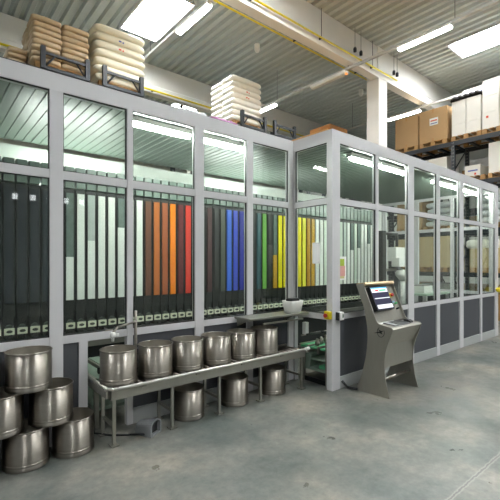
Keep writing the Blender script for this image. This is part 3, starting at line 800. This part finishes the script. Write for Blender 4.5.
for x in (8.4, 9.45):
    for y in (4.05, 4.6):
        MB().box(x - 0.025, x + 0.025, y - 0.025, y + 0.025, 0, 0.86).build('leg', M['frame'], wb)
MB().box(8.4, 9.45, 4.05, 4.6, 0.25, 0.28).build('lower_shelf', M['steel_dark'], wb)
pc = thing('parts_crate', 'white crate with grey goods on the bench inside the booth', 'crate', (8.75, 4.3, 0.90))
MB().box(-0.2, 0.2, -0.14, 0.14, 0, 0.01).box(-0.2, 0.2, -0.14, -0.13, 0, 0.16).box(-0.2, 0.2, 0.13, 0.14, 0, 0.16).box(-0.2, -0.19, -0.14, 0.14, 0, 0.16).box(0.19, 0.2, -0.14, 0.14, 0, 0.16).build('crate_body', M['white'], pc)
MB().box(-0.17, 0.17, -0.12, 0.12, 0.01, 0.19, 0.03).build('contents', M['grey_goods'], pc)

# ------------------------------------------------------------------ operator terminal
tm = thing('operator_terminal', 'free standing stainless operator terminal with sloping screen and curved side plates', 'terminal', (0, 0, 0))
prof = [(2.897, 1.316), (2.797, 1.334), (2.70, 1.10), (2.616, 0.896), (2.583, 0.858), (2.52, 0.846), (2.42, 0.835), (2.398, 0.815), (2.405, 0.785),
        (2.435, 0.70), (2.468, 0.62), (2.493, 0.53), (2.505, 0.45), (2.509, 0.38), (2.503, 0.28), (2.485, 0.16), (2.439, 0.0),
        (2.897, 0.0), (2.862, 0.09), (2.82, 0.20), (2.788, 0.31), (2.761, 0.42), (2.742, 0.54), (2.733, 0.668), (2.735, 0.77), (2.749, 0.88), (2.79, 1.056)]
sl = MB().prism(prof, 'x', 4.17, 4.185).build('side_plate', M['brushed'], tm)
MB().prism(prof, 'x', 4.845, 4.86).build('side_plate', M['brushed'], tm)
def E(y, z): return (2.552 + (y - 2.575) * 1.45, 0.765 + (z - 0.70) * 1.45)
em = MB()
n = 28
for i in range(n):
    a, b = 2 * PI * i / n, 2 * PI * (i + 1) / n
    if 0.15 < i / n < 0.4: continue
    em.prism([E(2.575 + q * math.cos(t_), 0.70 + (q + 0.008) * math.sin(t_)) for q, t_ in ((0.034, a), (0.034, b), (0.030, b), (0.030, a))], 'x', 4.167, 4.1705)
em.prism([E(*p) for p in ((2.64, 0.685), (2.585, 0.705), (2.60, 0.722), (2.572, 0.711), (2.548, 0.715), (2.568, 0.70), (2.56, 0.684), (2.585, 0.692))], 'x', 4.167, 4.1705)
em.build('emblem', M['black'], sl)
MB().prism([(2.90, 1.30), (2.90, 1.33), (2.785, 1.348), (2.765, 1.325), (2.775, 1.305)], 'x', 4.185, 4.845).build('top_cap', mat('warm_steel', 'cbb692', 0.35, 0.6), tm)
def slope(z, off=0.0): return 2.806 - (1.33 - z) * 0.442 - off
MB().prism([(slope(1.31, -0.03), 1.31), (slope(0.86, -0.03), 0.86), (slope(0.86, -0.045), 0.86), (slope(1.31, -0.045), 1.31)], 'x', 4.185, 4.845).build('sloping_panel', M['brushed'], tm)
MB().prism([(2.63, 0.83), (2.63, 0.845), (2.42, 0.83), (2.40, 0.812), (2.405, 0.80)], 'x', 4.185, 4.845).build('desk_shelf', M['brushed'], tm)
MB().prism([(2.405, 0.80), (2.42, 0.80), (2.52, 0.60), (2.505, 0.60)], 'x', 4.185, 4.845).build('knee_panel', M['brushed'], tm)
MB().box(4.185, 4.845, 2.515, 2.53, 0.34, 0.60).build('front_panel', M['brushed'], tm)
MB().box(4.185, 4.845, 2.72, 2.735, 0.45, 0.86).build('rear_panel', M['steel_dark'], tm)
MB().cyl((4.185, 2.56, 0.19), (4.845, 2.56, 0.19), 0.019, 12).build('foot_bar', M['steel'], tm)
# screen: local frame on the slope
th = math.atan(0.442)
from mathutils import Matrix
def slab(x0, x1, s0, s1, d0, d1, m, name, parent):
    """box on the sloping panel: s along the slope from its top, d outwards"""
    o0 = Vector((0, slope(1.31), 1.31))
    ds = Vector((0, -math.sin(th), -math.cos(th))); dn = Vector((0, -math.cos(th), math.sin(th)))
    b = MB()
    v = []
    for d in (d0, d1):
        for s, x in ((s0, x0), (s0, x1), (s1, x1), (s1, x0)):
            p = o0 + ds * s + dn * d; v.append(b.bm.verts.new((x, p.y, p.z)))
    for f in ((0, 1, 2, 3), (7, 6, 5, 4), (0, 4, 5, 1), (1, 5, 6, 2), (2, 6, 7, 3), (3, 7, 4, 0)): b.bm.faces.new([v[i] for i in f])
    return b.build(name, m, parent)
scr = slab(4.235, 4.62, 0.035, 0.345, -0.03, 0.03, M['black'], 'screen', tm)
slab(4.245, 4.61, 0.045, 0.335, 0.03, 0.033, M['scr_dark'], 'display', scr)
slab(4.25, 4.605, 0.05, 0.115, 0.033, 0.034, M['scr_white'], 'header_bar', scr)
slab(4.25, 4.605, 0.05, 0.064, 0.034, 0.035, M['scr_cyan'], 'title_strip', scr)
slab(4.33, 4.40, 0.08, 0.10, 0.034, 0.035, M['scr_red'], 'red_text_block', scr)
slab(4.42, 4.57, 0.08, 0.10, 0.034, 0.035, M['scr_green'], 'green_text_block', scr)
slab(4.26, 4.60, 0.187, 0.197, 0.033, 0.034, M['scr_white'], 'divider_line', scr)
slab(4.26, 4.60, 0.275, 0.325, 0.033, 0.034, M['scr_white'], 'footer_bar', scr)
def knob(x, s, r, m, name, h=0.03):
    o0 = Vector((x, slope(1.31), 1.31)) + Vector((0, -math.sin(th), -math.cos(th))) * s
    dn = Vector((0, -math.cos(th), math.sin(th)))
    return MB().cyl(o0 - dn * 0.03, o0 + dn * h, r, 16).build(name, m, tm)
yb = knob(4.70, 0.16, 0.03, M['yellow'], 'stop_collar', 0.004)
knob(4.70, 0.16, 0.02, M['red'], 'stop_button', 0.035)
knob(4.70, 0.25, 0.014, mat('blue_button', '9ec9de', 0.3), 'blue_button', 0.012)
knob(4.76, 0.27, 0.012, mat('green_button', '4fae6e', 0.3), 'green_button', 0.012)
knob(4.76, 0.34, 0.012, M['black'], 'key_switch', 0.012)
kb = MB().prism([(2.60, 0.862), (2.60, 0.845), (2.45, 0.834), (2.45, 0.846)], 'x', 4.30, 4.66).build('keyboard', M['grey_pl'], tm)
MB().prism([(2.585, 0.866), (2.585, 0.858), (2.462, 0.845), (2.462, 0.852)], 'x', 4.40, 4.64).build('key_field', M['black'], kb)
MB().prism([(2.56, 0.87), (2.56, 0.842), (2.47, 0.834), (2.47, 0.852), (2.50, 0.868)], 'x', 4.71, 4.78).build('mouse', M['black'], tm)
MB().prism([(2.655, 0.862), (2.655, 0.85), (2.60, 0.845), (2.60, 0.853)], 'x', 4.20, 4.60).build('document_ledge', M['paper'], tm)
pipe('power_cable', 'thick black cable from the terminal foot to the booth wall', [(4.06, 3.03, 0.10), (4.09, 2.98, 0.03), (4.12, 2.93, 0.018), (4.148, 2.86, 0.018)], 0.016, M['black'], 'cable')

# ------------------------------------------------------------------ pallets, sacks, frames on the rack behind the booth
RZ = 5.20
rk = thing('pallet_rack', 'dark pallet rack behind the booth carrying the sack stacks', 'rack', (0, 0, 0))
for x in (-2.2, 0.15, 5.0, 9.9):
    for y in (8.1, 9.1):
        MB().box(x - 0.05, x + 0.05, y - 0.04, y + 0.04, 0, RZ - 0.005).build('upright', M['dark_rack'], rk)
    for z in (0.5, 1.7, 2.9, 4.1): MB().cyl((x, 8.1, z), (x, 9.1, z + 0.9), 0.018, 8).build('brace', M['dark_rack'], rk)
for z in (RZ - 0.12,):
    for y in (8.02, 9.13):
        MB().box(-2.25, 9.95, y, y + 0.05, z, z + 0.115).build('beam_rail', M['dark_rack'], rk)
for x in range(12):
    MB().box(-1.6 + x, -1.52 + x, 8.07, 9.13, RZ - 0.06, RZ - 0.005).build('deck_bar', M['dark_rack'], rk)

def pallet(w, d):
    t = bpy.data.objects.new('wooden_pallet', None); COL.objects.link(t); t.empty_display_size = 0.1
    for i in range(5):
        y = -d / 2 + 0.05 + (d - 0.1) * i / 4
        MB().box(-w / 2, w / 2, y - 0.05, y + 0.05, 0.115, 0.137).build('deck_board', M['wood'], t)
    for sx in (-1, 0, 1):
        for sy in (-1, 0, 1):
            MB().box(sx * (w / 2 - 0.06) - 0.06, sx * (w / 2 - 0.06) + 0.06, sy * (d / 2 - 0.06) - 0.06, sy * (d / 2 - 0.06) + 0.06, 0.022, 0.115).build('block', M['wood'], t)
        MB().box(sx * (w / 2 - 0.06) - 0.06, sx * (w / 2 - 0.06) + 0.06, -d / 2, d / 2, 0.0, 0.022).build('base_board', M['wood'], t)
    return t

def sack_mesh(name, w, d, h, seed, e1=0.33, e2=0.25):
    bm_ = bmesh.new()
    nu, nv = 28, 12
    def sp(v, e): return math.copysign(abs(v) ** e, v)
    rows = []
    for j in range(nv + 1):
        v = -PI / 2 + PI * j / nv
        if j in (0, nv):
            rows.append([bm_.verts.new((0, 0, h / 2 + h / 2 * math.sin(v)))]); continue
        row = []
        for i in range(nu):
            u = 2 * PI * i / nu
            x = w / 2 * sp(math.cos(v), e1) * sp(math.cos(u), e2)
            y = d / 2 * sp(math.cos(v), e1) * sp(math.sin(u), e2)
            z = h / 2 + h / 2 * sp(math.sin(v), 0.7)
            nn = noise.noise(Vector((x * 9 + seed, y * 9, z * 12))) * 0.012
            s = 1 + nn / max(w, d) * 3
            row.append(bm_.verts.new((x * s, y * s, z + nn * 0.5)))
        rows.append(row)
    for A, B in zip(rows, rows[1:]):
        for i in range(nu):
            j = (i + 1) % nu
            if len(A) == 1: f = bm_.faces.new((A[0], B[j], B[i]))
            elif len(B) == 1: f = bm_.faces.new((A[i], A[j], B[0]))
            else: f = bm_.faces.new((A[i], A[j], B[j], B[i]))
            f.smooth = True
    bmesh.ops.recalc_face_normals(bm_, faces=bm_.faces)
    me = bpy.data.meshes.new(name); bm_.to_mesh(me); bm_.free()
    return me

def sack_stack(cx, cy, z0, W, Dp, n, h, mm, col, place, nx=2, ny=2):
    mesh = [sack_mesh('sack', W / nx + 0.004, Dp / ny + 0.004, h + 0.005, 3.1 * k) for k in range(3)]
    for me in mesh: me.materials.append(mm)
    out = {}
    for L in range(n):
        for iy in range(ny):
            for ix in range(nx):
                o = bpy.data.objects.new('sack', mesh[(L * 2 + ix + iy) % 3]); COL.objects.link(o)
                o.location = (cx + (ix - (nx - 1) / 2) * W / nx + random.uniform(-.012, .012), cy + (iy - (ny - 1) / 2) * Dp / ny + random.uniform(-.012, .012), z0 + L * h)
                o.rotation_euler = (0, 0, random.uniform(-0.02, 0.02))
                pos = ('front' if iy == 0 else 'rear') + (' ' + ('left' if ix == 0 else 'right') if nx > 1 else '')
                tag(o, '%s, %s, %s layer up, %s' % (col, pos, ORD[L], place), 'sack', col + 's of the ' + place)
                out[(L, ix, iy)] = o
    return out
pal = pallet(0.92, 1.0)
tag(pal, 'wooden pallet under the brown sack stack', 'pallet', 'pallets on the rack behind the booth'); pal.location = (2.06, 8.60, RZ)
dup(pal, (3.23, 8.60, RZ), 'wooden pallet under the cream sack stack')
dup(pal, (6.70, 8.60, RZ), 'wooden pallet under the bright white sack stack')
zb = RZ + 0.137
sack_stack(2.06, 8.60, zb, 1.03, 1.04, 8, 0.110, M['brown_sack'], 'brown paper sack', 'tall brown stack above the booth')
cs = sack_stack(3.23, 8.60, zb, 1.10, 1.05, 7, 0.168, M['white_sack'], 'cream sack', 'cream stack beside the brown one', nx=1)
ws_ = sack_stack(6.70, 8.60, zb, 1.05, 1.05, 8, 0.149, M['white_sack2'], 'bright white sack', 'white stack near the booth corner', nx=1)
for st, cells in ((cs, ((5, 0, 0, 'blue_print'), (4, 0, 0, 'red_print'))), (ws_, ((5, 0, 0, 'red_print'), (4, 0, 0, 'red_print')))):
    for L, ix, iy, pm in cells:
        MB().box(-0.06, -0.005, -0.268, -0.255, 0.06, 0.09).box(0.02, 0.05, -0.268, -0.255, 0.05, 0.08).build('print_mark', M[pm], st[(L, ix, iy)])
# small brown stack at the far left
sack_stack(1.36, 8.75, RZ, 0.33, 0.7, 4, 0.11, M['brown_sack'], 'small brown sack', 'low pile left of the tall brown stack', nx=1, ny=1)

def guard():
    t = bpy.data.objects.new('pallet_guard_frame', None); COL.objects.link(t); t.empty_display_size = 0.1
    for s in (-0.4, 0.4):
        MB().box(s - 0.04, s + 0.04, -0.04, 0.04, 0, 0.42).build('post', M['dark_rack'], t)
    MB().box(-0.36, 0.36, -0.02, 0.02, 0.28, 0.33).build('top_bar', M['dark_rack'], t)
    MB().box(-0.36, 0.36, -0.03, 0.03, 0.0, 0.06).build('bottom_bar', M['dark_rack'], t)
    for s in (-1, 1):
        MB().cyl((s * 0.36, 0, 0.06), (s * 0.2, 0, 0.28), 0.018, 8).build('brace', M['dark_rack'], t)
    return t
gf = guard()
tag(gf, 'dark steel guard frame in front of the brown sack stack', 'frame', 'guard frames on the rack'); gf.location = (2.11, 8.03, RZ - 0.004)
dup(gf, (3.25, 8.03, RZ - 0.004), 'dark steel guard frame in front of the cream sack stack')
dup(gf, (6.87, 8.03, RZ - 0.004), 'dark steel guard frame in front of the bright white sack stack')
dup(gf, (8.05, 8.03, RZ - 0.004), 'empty dark steel guard frame at the booth corner')
# loose film on the booth roof
pf = MB()
for k in range(7):
    bmesh.ops.create_icosphere(pf.bm, subdivisions=2, radius=0.05, matrix=Matrix.Translation((2.62 + k * 0.05, 3.80, 3.285)) @ Matrix.Diagonal((1.3, 0.8, 0.55 + 0.2 * (k % 2), 1)))
tag(pf.build('plastic_film', M['purple']), 'crumpled magenta film lying on the booth roof edge left of the white sacks', 'film')
pf = MB()
for k in range(6):
    bmesh.ops.create_icosphere(pf.bm, subdivisions=2, radius=0.045, matrix=Matrix.Translation((2.22 + k * 0.05, 3.80, 3.28)) @ Matrix.Diagonal((1.3, 0.8, 0.7 + 0.25 * (k % 2), 1)))
tag(pf.build('plastic_film', M['film']), 'crumpled white film lying on the booth roof edge', 'film')

# ------------------------------------------------------------------ cartons and racks at right
def carton(name, w, d, h, m, tape=True):
    t = bpy.data.objects.new(name, None); COL.objects.link(t); t.empty_display_size = 0.1
    MB().box(-w / 2, w / 2, -d / 2, d / 2, 0, h, 0.006).build('box_body', M[m], t)
    if tape:
        MB().box(-w / 2 - 0.003, w / 2 + 0.003, -0.03, 0.03, h - 0.12, h + 0.003).build('tape', M['tape'], t)
        MB().box(-w / 2 - 0.003, w / 2 + 0.003, -0.03, 0.03, 0.0, 0.10).build('tape', M['tape'], t)
    return t
XR = 12.0
def rack(name, lab, x0, ys, levels, top):
    t = thing(name, lab, 'rack', (0, 0, 0))
    for y in ys:
        for x in (x0, x0 + 1.0):
            u = MB().box(x, x + 0.08, y - 0.05, y + 0.05, 0, top).build('upright', M['dark_rack'], t)
            h = MB()
            z = 0.1
            while z < top:
                h.box(x - 0.003, x, y - 0.03, y - 0.01, z, z + 0.03); h.box(x - 0.003, x, y + 0.01, y + 0.03, z, z + 0.03); z += 0.1
            h.build('hole_strip', M['grey_goods'], u)
        z = 0.3
        k = 0
        while z + 0.8 < top:
            MB().cyl((x0 + 0.08 if k % 2 else x0 + 1.0, y, z), (x0 + 1.0 if k % 2 else x0 + 0.08, y, z + 0.8), 0.02, 8).build('brace', M['dark_rack'], t)
            z += 0.8; k += 1
    for lz in levels:
        for x in (x0, x0 + 1.03):
            MB().box(x, x + 0.05, ys[0], ys[-1], lz - 0.13, lz - 0.005).build('beam_rail', M['dark_rack'], t)
        y = ys[0] + 0.3
        while y < ys[-1] - 0.1:
            MB().box(x0 + 0.05, x0 + 1.03, y - 0.04, y + 0.04, lz - 0.06, lz - 0.005).build('deck_bar', M['dark_rack'], t)
            y += 0.45
    return t
LV = [1.30, 2.55, 3.92, 5.17]
rack('pallet_rack', 'dark pallet rack right of the booth loaded with cartons', XR, (1.2, 3.05, 4.98, 6.95, 8.9), LV, 5.165)
rack('pallet_rack', 'second dark pallet rack standing behind the carton rack', 13.7, (1.2, 3.6, 6.1, 8.6), [1.3, 2.6, 3.35, 4.50], 5.4)

p2 = pallet(1.0, 0.82)
tag(p2, 'wooden pallet under the two white carton columns on the top level', 'pallet', 'pallets in the carton rack')
p2.location = (XR + 0.5, 4.62, LV[3])
dup(p2, (XR + 0.5, 5.58, LV[3]), 'wooden pallet under the labelled brown carton')
dup(p2, (XR + 0.5, 6.45, LV[3]), 'wooden pallet under the plain brown carton by the column')
dup(p2, (XR + 0.5, 3.78, LV[3]), 'wooden pallet under the tall white cartons at the right edge')
zt = LV[3] + 0.137
c1 = carton('cardboard_carton', 0.95, 0.78, 0.98, 'carton')
tag(c1, 'plain brown carton on the top rack level, left one', 'carton', 'brown cartons on the rack'); c1.location = (XR + 0.5, 6.44, zt)
c2 = carton('cardboard_carton', 0.95, 0.86, 1.0, 'carton')
tag(c2, 'brown carton with a white label on the top rack level', 'carton', 'brown cartons on the rack'); c2.location = (XR + 0.5, 5.58, zt)
lb = MB().box(-0.479, -0.475, -0.16, 0.10, 0.50, 0.72).build('shipping_label', M['paper'], c2)
MB().box(-0.4815, -0.479, -0.13, 0.07, 0.62, 0.66).build('red_print', M['red_print'], lb)
MB().box(-0.4815, -0.479, -0.13, 0.07, 0.54, 0.57).build('blue_print', M['blue_print'], lb)
w0 = carton('white_carton', 0.5, 0.385, 0.34, 'white_carton', False)
tag(w0, 'white carton at the bottom of the left white column on the top level', 'carton', 'white cartons on the rack'); w0.location = (XR + 0.28, 4.83, zt)
dup(w0, (XR + 0.28, 4.43, zt), 'white carton at the bottom of the second white column on the top level')
w1 = carton('white_carton', 0.5, 0.385, 0.68, 'white_carton', False)
tag(w1, 'taller white carton atop the left white column', 'carton', 'white cartons on the rack'); w1.location = (XR + 0.28, 4.83, zt + 0.342)
dup(w1, (XR + 0.28, 4.43, zt + 0.342), 'taller white carton atop the second white column')
bf = MB()
for k in range(16):
    bmesh.ops.create_icosphere(bf.bm, subdivisions=2, radius=0.1, matrix=Matrix.Translation((XR + 0.1, 4.26 + k * 0.05, zt + 1.08 + 0.02 * (k % 3))) @ Matrix.Diagonal((1.0, 0.8, 0.75, 1)))
tag(bf.build('film_roll', M['black_film']), 'crumpled dark film lying along the top of the two white carton columns', 'film')
w2 = carton('white_carton', 0.95, 0.41, 0.45, 'white_carton', False)
tag(w2, 'bottom white carton of the tall stack at the right edge', 'carton', 'white cartons on the rack'); w2.location = (XR + 0.5, 3.99, zt)
MB().box(-0.479, -0.475, 0.05, 0.11, 0.30, 0.36).build('red_mark', M['red_print'], w2)
w3 = dup(w2, (XR + 0.5, 3.99, zt + 0.452), 'middle white carton of the tall stack at the right edge')
for ch in list(w3.children):
    if ch.name.startswith('red_mark'): bpy.data.objects.remove(ch)
dup(w3, (XR + 0.5, 3.99, zt + 0.904), 'top white carton of the tall stack at the right edge')
w4 = dup(w3, (XR + 0.5, 3.565, zt), 'white carton at the very right picture edge, bottom one')
dup(w3, (XR + 0.5, 3.565, zt + 0.452), 'white carton at the very right picture edge, second one')
dup(w3, (XR + 0.5, 3.565, zt + 0.904), 'white carton at the very right picture edge, third one')
w5 = carton('white_carton', 0.45, 0.72, 1.48, 'white_carton', False)
tag(w5, 'tall white carton with blue print standing behind the white columns', 'carton', 'white cartons on the rack'); 
w5.location = (XR + 0.79, 4.57, zt)
MB().box(-0.23, -0.225, -0.3, -0.05, 1.25, 1.36).build('blue_print', M['blue_print'], w5)

# lower levels of the carton rack
def goods(name, lab, cat, cy, cz, w, d, h, m, x=XR + 0.5, group='goods in the lower rack levels', plt=True, ps=1.0):
    if plt:
        q = dup(p2, (x, cy, cz), 'wooden pallet under the ' + lab.split(',')[0], group='pallets in the carton rack'); cz += 0.137
        q.scale = (1, ps, 1)
    o = MB().box(-w / 2, w / 2, -d / 2, d / 2, 0, h, 0.012).build(name, M[m], None, (x, cy, cz))
    return tag(o, lab, cat, group)
goods('white_carton', 'white boxes on the third level left of the rack upright', 'carton', 5.65, LV[2], 0.9, 0.95, 0.72, 'white_carton')
goods('white_carton', 'wide white box on the third level at the right edge', 'carton', 3.70, LV[2], 0.9, 0.70, 0.85, 'white_carton', ps=0.85)
b = goods('white_carton', 'small white box with red and blue print on the third level', 'carton', 4.50, LV[2], 0.7, 0.42, 0.34, 'white_carton', ps=0.9)
MB().box(-0.354, -0.35, -0.14, 0.12, 0.16, 0.20).build('blue_print', M['blue_print'], b)
MB().box(-0.354, -0.35, -0.10, -0.05, 0.05, 0.11).build('red_print', M['red_print'], b)
goods('wrapped_goods', 'film wrapped bags on the second rack behind the upright', 'bag', 5.0, 4.50, 0.8, 0.8, 0.33, 'film', x=14.25)
goods('white_carton', 'white box on the third level near the column', 'carton', 6.48, LV[2], 0.9, 0.6, 0.6, 'white_carton')
def bagstack(lab, cy, cz, n, m, x=XR + 0.5, W=0.8):
    me = sack_mesh('bag', 0.85, W, 0.19, cy); me.materials.append(M[m])
    dup(p2, (x, cy, cz), 'wooden pallet under the ' + lab, group='pallets in the carton rack')
    for k in range(n):
        o = bpy.data.objects.new('bag', me); COL.objects.link(o)
        o.location = (x + random.uniform(-.03, .03), cy + random.uniform(-.03, .03), cz + 0.137 + k * 0.192); o.rotation_euler = (0, 0, random.uniform(-.06, .06))
        tag(o, '%s bag of the %s' % (['bottom', 'second', 'third', 'fourth', 'fifth'][k], lab), 'bag', 'bags seen through the booth glass')
bagstack('film wrapped bags on the second level at right', 3.95, LV[1], 5, 'film')
bagstack('film wrapped bags on the second level left of the upright', 5.45, LV[1], 4, 'film')
goods('beige_carton', 'beige carton on the second level nearest the column', 'carton', 6.35, LV[1], 0.9, 0.85, 0.95, 'carton')
goods('beige_block', 'big beige wrapped block on the first level left of the upright', 'goods', 5.55, LV[0], 0.9, 0.95, 0.95, 'beige_block')
goods('beige_block', 'beige wrapped block on the first level nearest the column', 'goods', 6.45, LV[0], 0.9, 0.8, 0.9, 'beige_block')
goods('beige_block', 'low beige block on the first level at right', 'goods', 4.1, LV[0], 0.9, 0.85, 0.55, 'beige_block')
for k, (cy, lab) in enumerate(((3.85, 'right one'), (4.20, 'middle one'), (4.5, 'left one'))):
    me = sack_mesh('bag', 0.6, 0.33, 0.26, 2.0 + k); me.materials.append(M['white_sack2'])
    o = bpy.data.objects.new('bag', me); COL.objects.link(o); o.location = (XR + 0.4, cy, LV[0] + 0.137 + 0.55)
    tag(o, 'white bag on the low beige block, ' + lab, 'bag', 'bags seen through the booth glass')
goods('grey_crate', 'grey crate on the floor level left of the upright', 'crate', 5.5, 0.0, 0.9, 0.9, 0.8, 'grey_goods')
goods('grey_crate', 'grey crate on the floor level nearest the column', 'crate', 6.4, 0.0, 0.9, 0.8, 0.7, 'carton')
for k in range(5):
    dup(p2, (XR + 0.5, 4.1, 0.002 + 0.14 * k), 'empty wooden pallet in the floor stack at right, %s from the bottom' % ORD[k], group='stack of empty pallets')
# second rack fill
for cy in (2.4, 4.15, 5.35, 7.3):
    for lz, nm in ((0.0, 'floor'), (1.3, 'first'), (2.6, 'second')):
        goods('wrapped_goods', 'wrapped goods on the %s level of the second rack, %s' % (nm, {2.4: 'right end', 4.15: 'right middle', 5.35: 'left middle', 7.3: 'left end'}[cy]), 'goods', cy, lz, 0.9, 0.95, 0.85 if lz < 2.6 else 0.5, random.choice(['beige_block', 'grey_goods', 'carton']), x=14.25, plt=False, group='goods in the second rack')
# orange cartons behind the column
o1 = carton('cardboard_carton', 0.95, 0.9, 1.05, 'carton_dk')
tag(o1, 'orange brown carton on the rack end just left of the column', 'carton', 'orange cartons by the column'); o1.location = (10.95, 8.75, RZ + 0.0)
rs = thing('storage_shelf', 'dark steel platform behind the column carrying the orange cartons', 'shelf', (0, 0, 0))
MB().box(10.4, 11.95, 8.2, 9.3, RZ - 0.1, RZ - 0.003).build('platform', M['dark_rack'], rs)
for x in (10.45, 11.88):
    for y in (8.25, 9.25): MB().box(x - 0.05, x + 0.05, y - 0.05, y + 0.05, 0, RZ - 0.1).build('leg', M['dark_rack'], rs)
